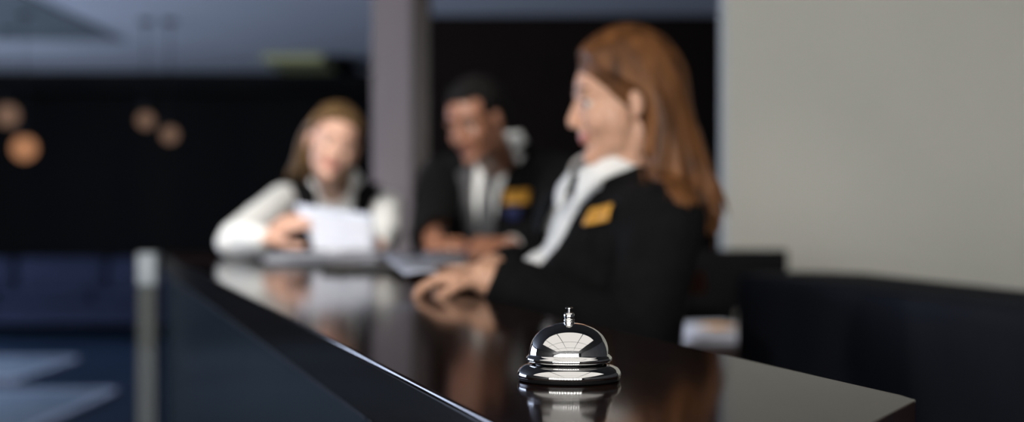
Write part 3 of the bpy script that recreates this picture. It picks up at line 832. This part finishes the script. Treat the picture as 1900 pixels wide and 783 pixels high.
locks(b, HC, .99, [[(x, -y, z) for x, y, z in g] for g in gn], 80, .0075, .004, 9)
hair = remesh(b, 'hair', M['hair_blond'], pc, .0038, 2)
cut(hair, HC, lambda p: p.x > -.002 and p.z < max(-.02, -.012+(p.x+.012)*1.17) or p.z < -.128+.012*math.sin(p.y*260+p.x*90))

# papers held by the woman in the vest
y = 3.79
hs = []
for k, (c, bend, lab, mm) in enumerate((
    (((545, 378), (692, 398), (698, 470), (588, 482)), .012, 'rearmost pale blue sheet held upright by the woman in the vest', 'paper_blue'),
    (((572, 392), (694, 412), (692, 474), (582, 484)), .008, 'middle printed sheet held upright by the woman in the vest', 'paper'),
    (((584, 430), (650, 436), (652, 482), (580, 486)), .004, 'small bright front sheet held low by the woman in the vest', 'paper'))):
    cs = [px(q[0], q[1], y-.012*k+(.05 if q[1] < 440 else 0)) for q in c]
    cs = [V((p.x, p.y, max(p.z, CT+.024+.001*k))) for p in cs]
    o = sheet('held_paper', cs, M[mm], None, bend, V((0, -1, 0)))
    tag(o, lab, 'paper', 'papers held by the woman in the vest')
    if k < 2: lines(cs, o, 8, off=V((0, -.0008, 0)), bend=bend, boff=V((0, -1, 0)))
# papers passed by the auburn woman
for k, (c, lab, mm) in enumerate((
    (((706, 472, 2.62), (778, 476, 2.62), (822, 512, 2.30), (752, 510, 2.32)), 'pale blue printed sheet held out over the counter by the auburn woman', 'paper_blue'),
    (((780, 468, 3.2), (866, 470, 3.2), (866, 492, 2.8), (790, 497, 2.8)), 'white printed sheet lying under the man\'s hands, touching the auburn woman\'s fingers', 'paper'))):
    cs = [px(*q) for q in c]; cs = [V((p.x, p.y, max(p.z, CT+.004))) for p in cs]
    o = sheet('handed_paper', cs, M[mm], None, .006); tag(o, lab, 'paper', 'papers passed across the counter')
    lines(cs, o, 7, off=V((0, 0, .0008)), bend=.006)
# pen in the man's hand
t = empty('pen', px(862, 470, 3.66), 'dark blue pen held between the man\'s hands', 'pen')
a, c = px(866, 462, 3.68), px(845, 486, 3.63)
MB().tube([a, a.lerp(c, .5), c], .0045, 12).build('barrel', M['pen'], t)
MB().tube([c, c+(c-a).normalized()*.012], [.0042, .001], 12).build('tip', M['steel'], t)

# unseen ceiling spots added to brighten the people and papers
def added_spot(x, y, tgt, watts, size, lab, colr=(1, .95, .88)):
    t = empty('added_spot', (x, y, ZC-.02), lab, 'lamp', 'unseen ceiling spots added for brightness')
    c = V((x, y, ZC-.02))
    MB().lathe(c, [(.045, -.001), (.062, -.001), (.062, -.006), (.050, -.009), (.045, -.004), (.045, -.001)], 40).build('trim_ring', M['steel'], t)
    l = bpy.data.lights.new('added_spot_beam', 'SPOT'); l.energy = watts; l.color = colr
    l.spot_size = math.radians(size); l.spot_blend = .8; l.shadow_soft_size = .05
    o = bpy.data.objects.new('beam', l); COL.objects.link(o); o.parent = t
    o.location = (0, 0, -.03)
    o.rotation_euler = (V(tgt)-V((x, y, ZC-.05))).to_track_quat('-Z', 'Y').to_euler()
added_spot(-1.1, 2.7, (-.60, 4.2, 1.25), 170, 50, 'unseen ceiling spot added to light the woman in the vest')
added_spot(-.75, 2.5, (-.1, 4.1, 1.4), 75, 50, 'unseen ceiling spot added to light the man')
added_spot(-1.2, 1.2, (.05, 2.3, 1.3), 85, 40, 'unseen ceiling spot added to light the auburn woman', (1, .9, .8))
added_spot(.6, 3.9, (.68, 4.6, .8), 90, 19, 'unseen ceiling spot added to light the paper stack')
# ------------------------------------------------------------------ world, camera
w = bpy.data.worlds.new('World'); SC.world = w; w.use_nodes = True
w.node_tree.nodes['Background'].inputs[0].default_value = (.5, .6, .8, 1)
w.node_tree.nodes['Background'].inputs[1].default_value = .3
cam = bpy.data.cameras.new('camera'); co = bpy.data.objects.new('camera', cam); COL.objects.link(co)
co.location = (0, 0, HZ); co.rotation_euler = (PI/2, 0, 0)
cam.lens = 50; cam.sensor_width = 36; cam.sensor_fit = 'HORIZONTAL'; cam.shift_y = 3.5/1900
cam.clip_start = .05; cam.clip_end = 100
cam.dof.use_dof = True; cam.dof.focus_distance = 1.045; cam.dof.aperture_fstop = 3.2
SC.camera = co
vs = SC.view_settings
SC.display_settings.display_device = 'sRGB'
vs.view_transform = 'Standard'; vs.look = 'None'; vs.gamma = 1; vs.use_curve_mapping = False
vs.exposure = 0
SC.cycles.max_bounces = 8; SC.cycles.diffuse_bounces = 4; SC.cycles.glossy_bounces = 4
SC.cycles.sample_clamp_indirect = 6
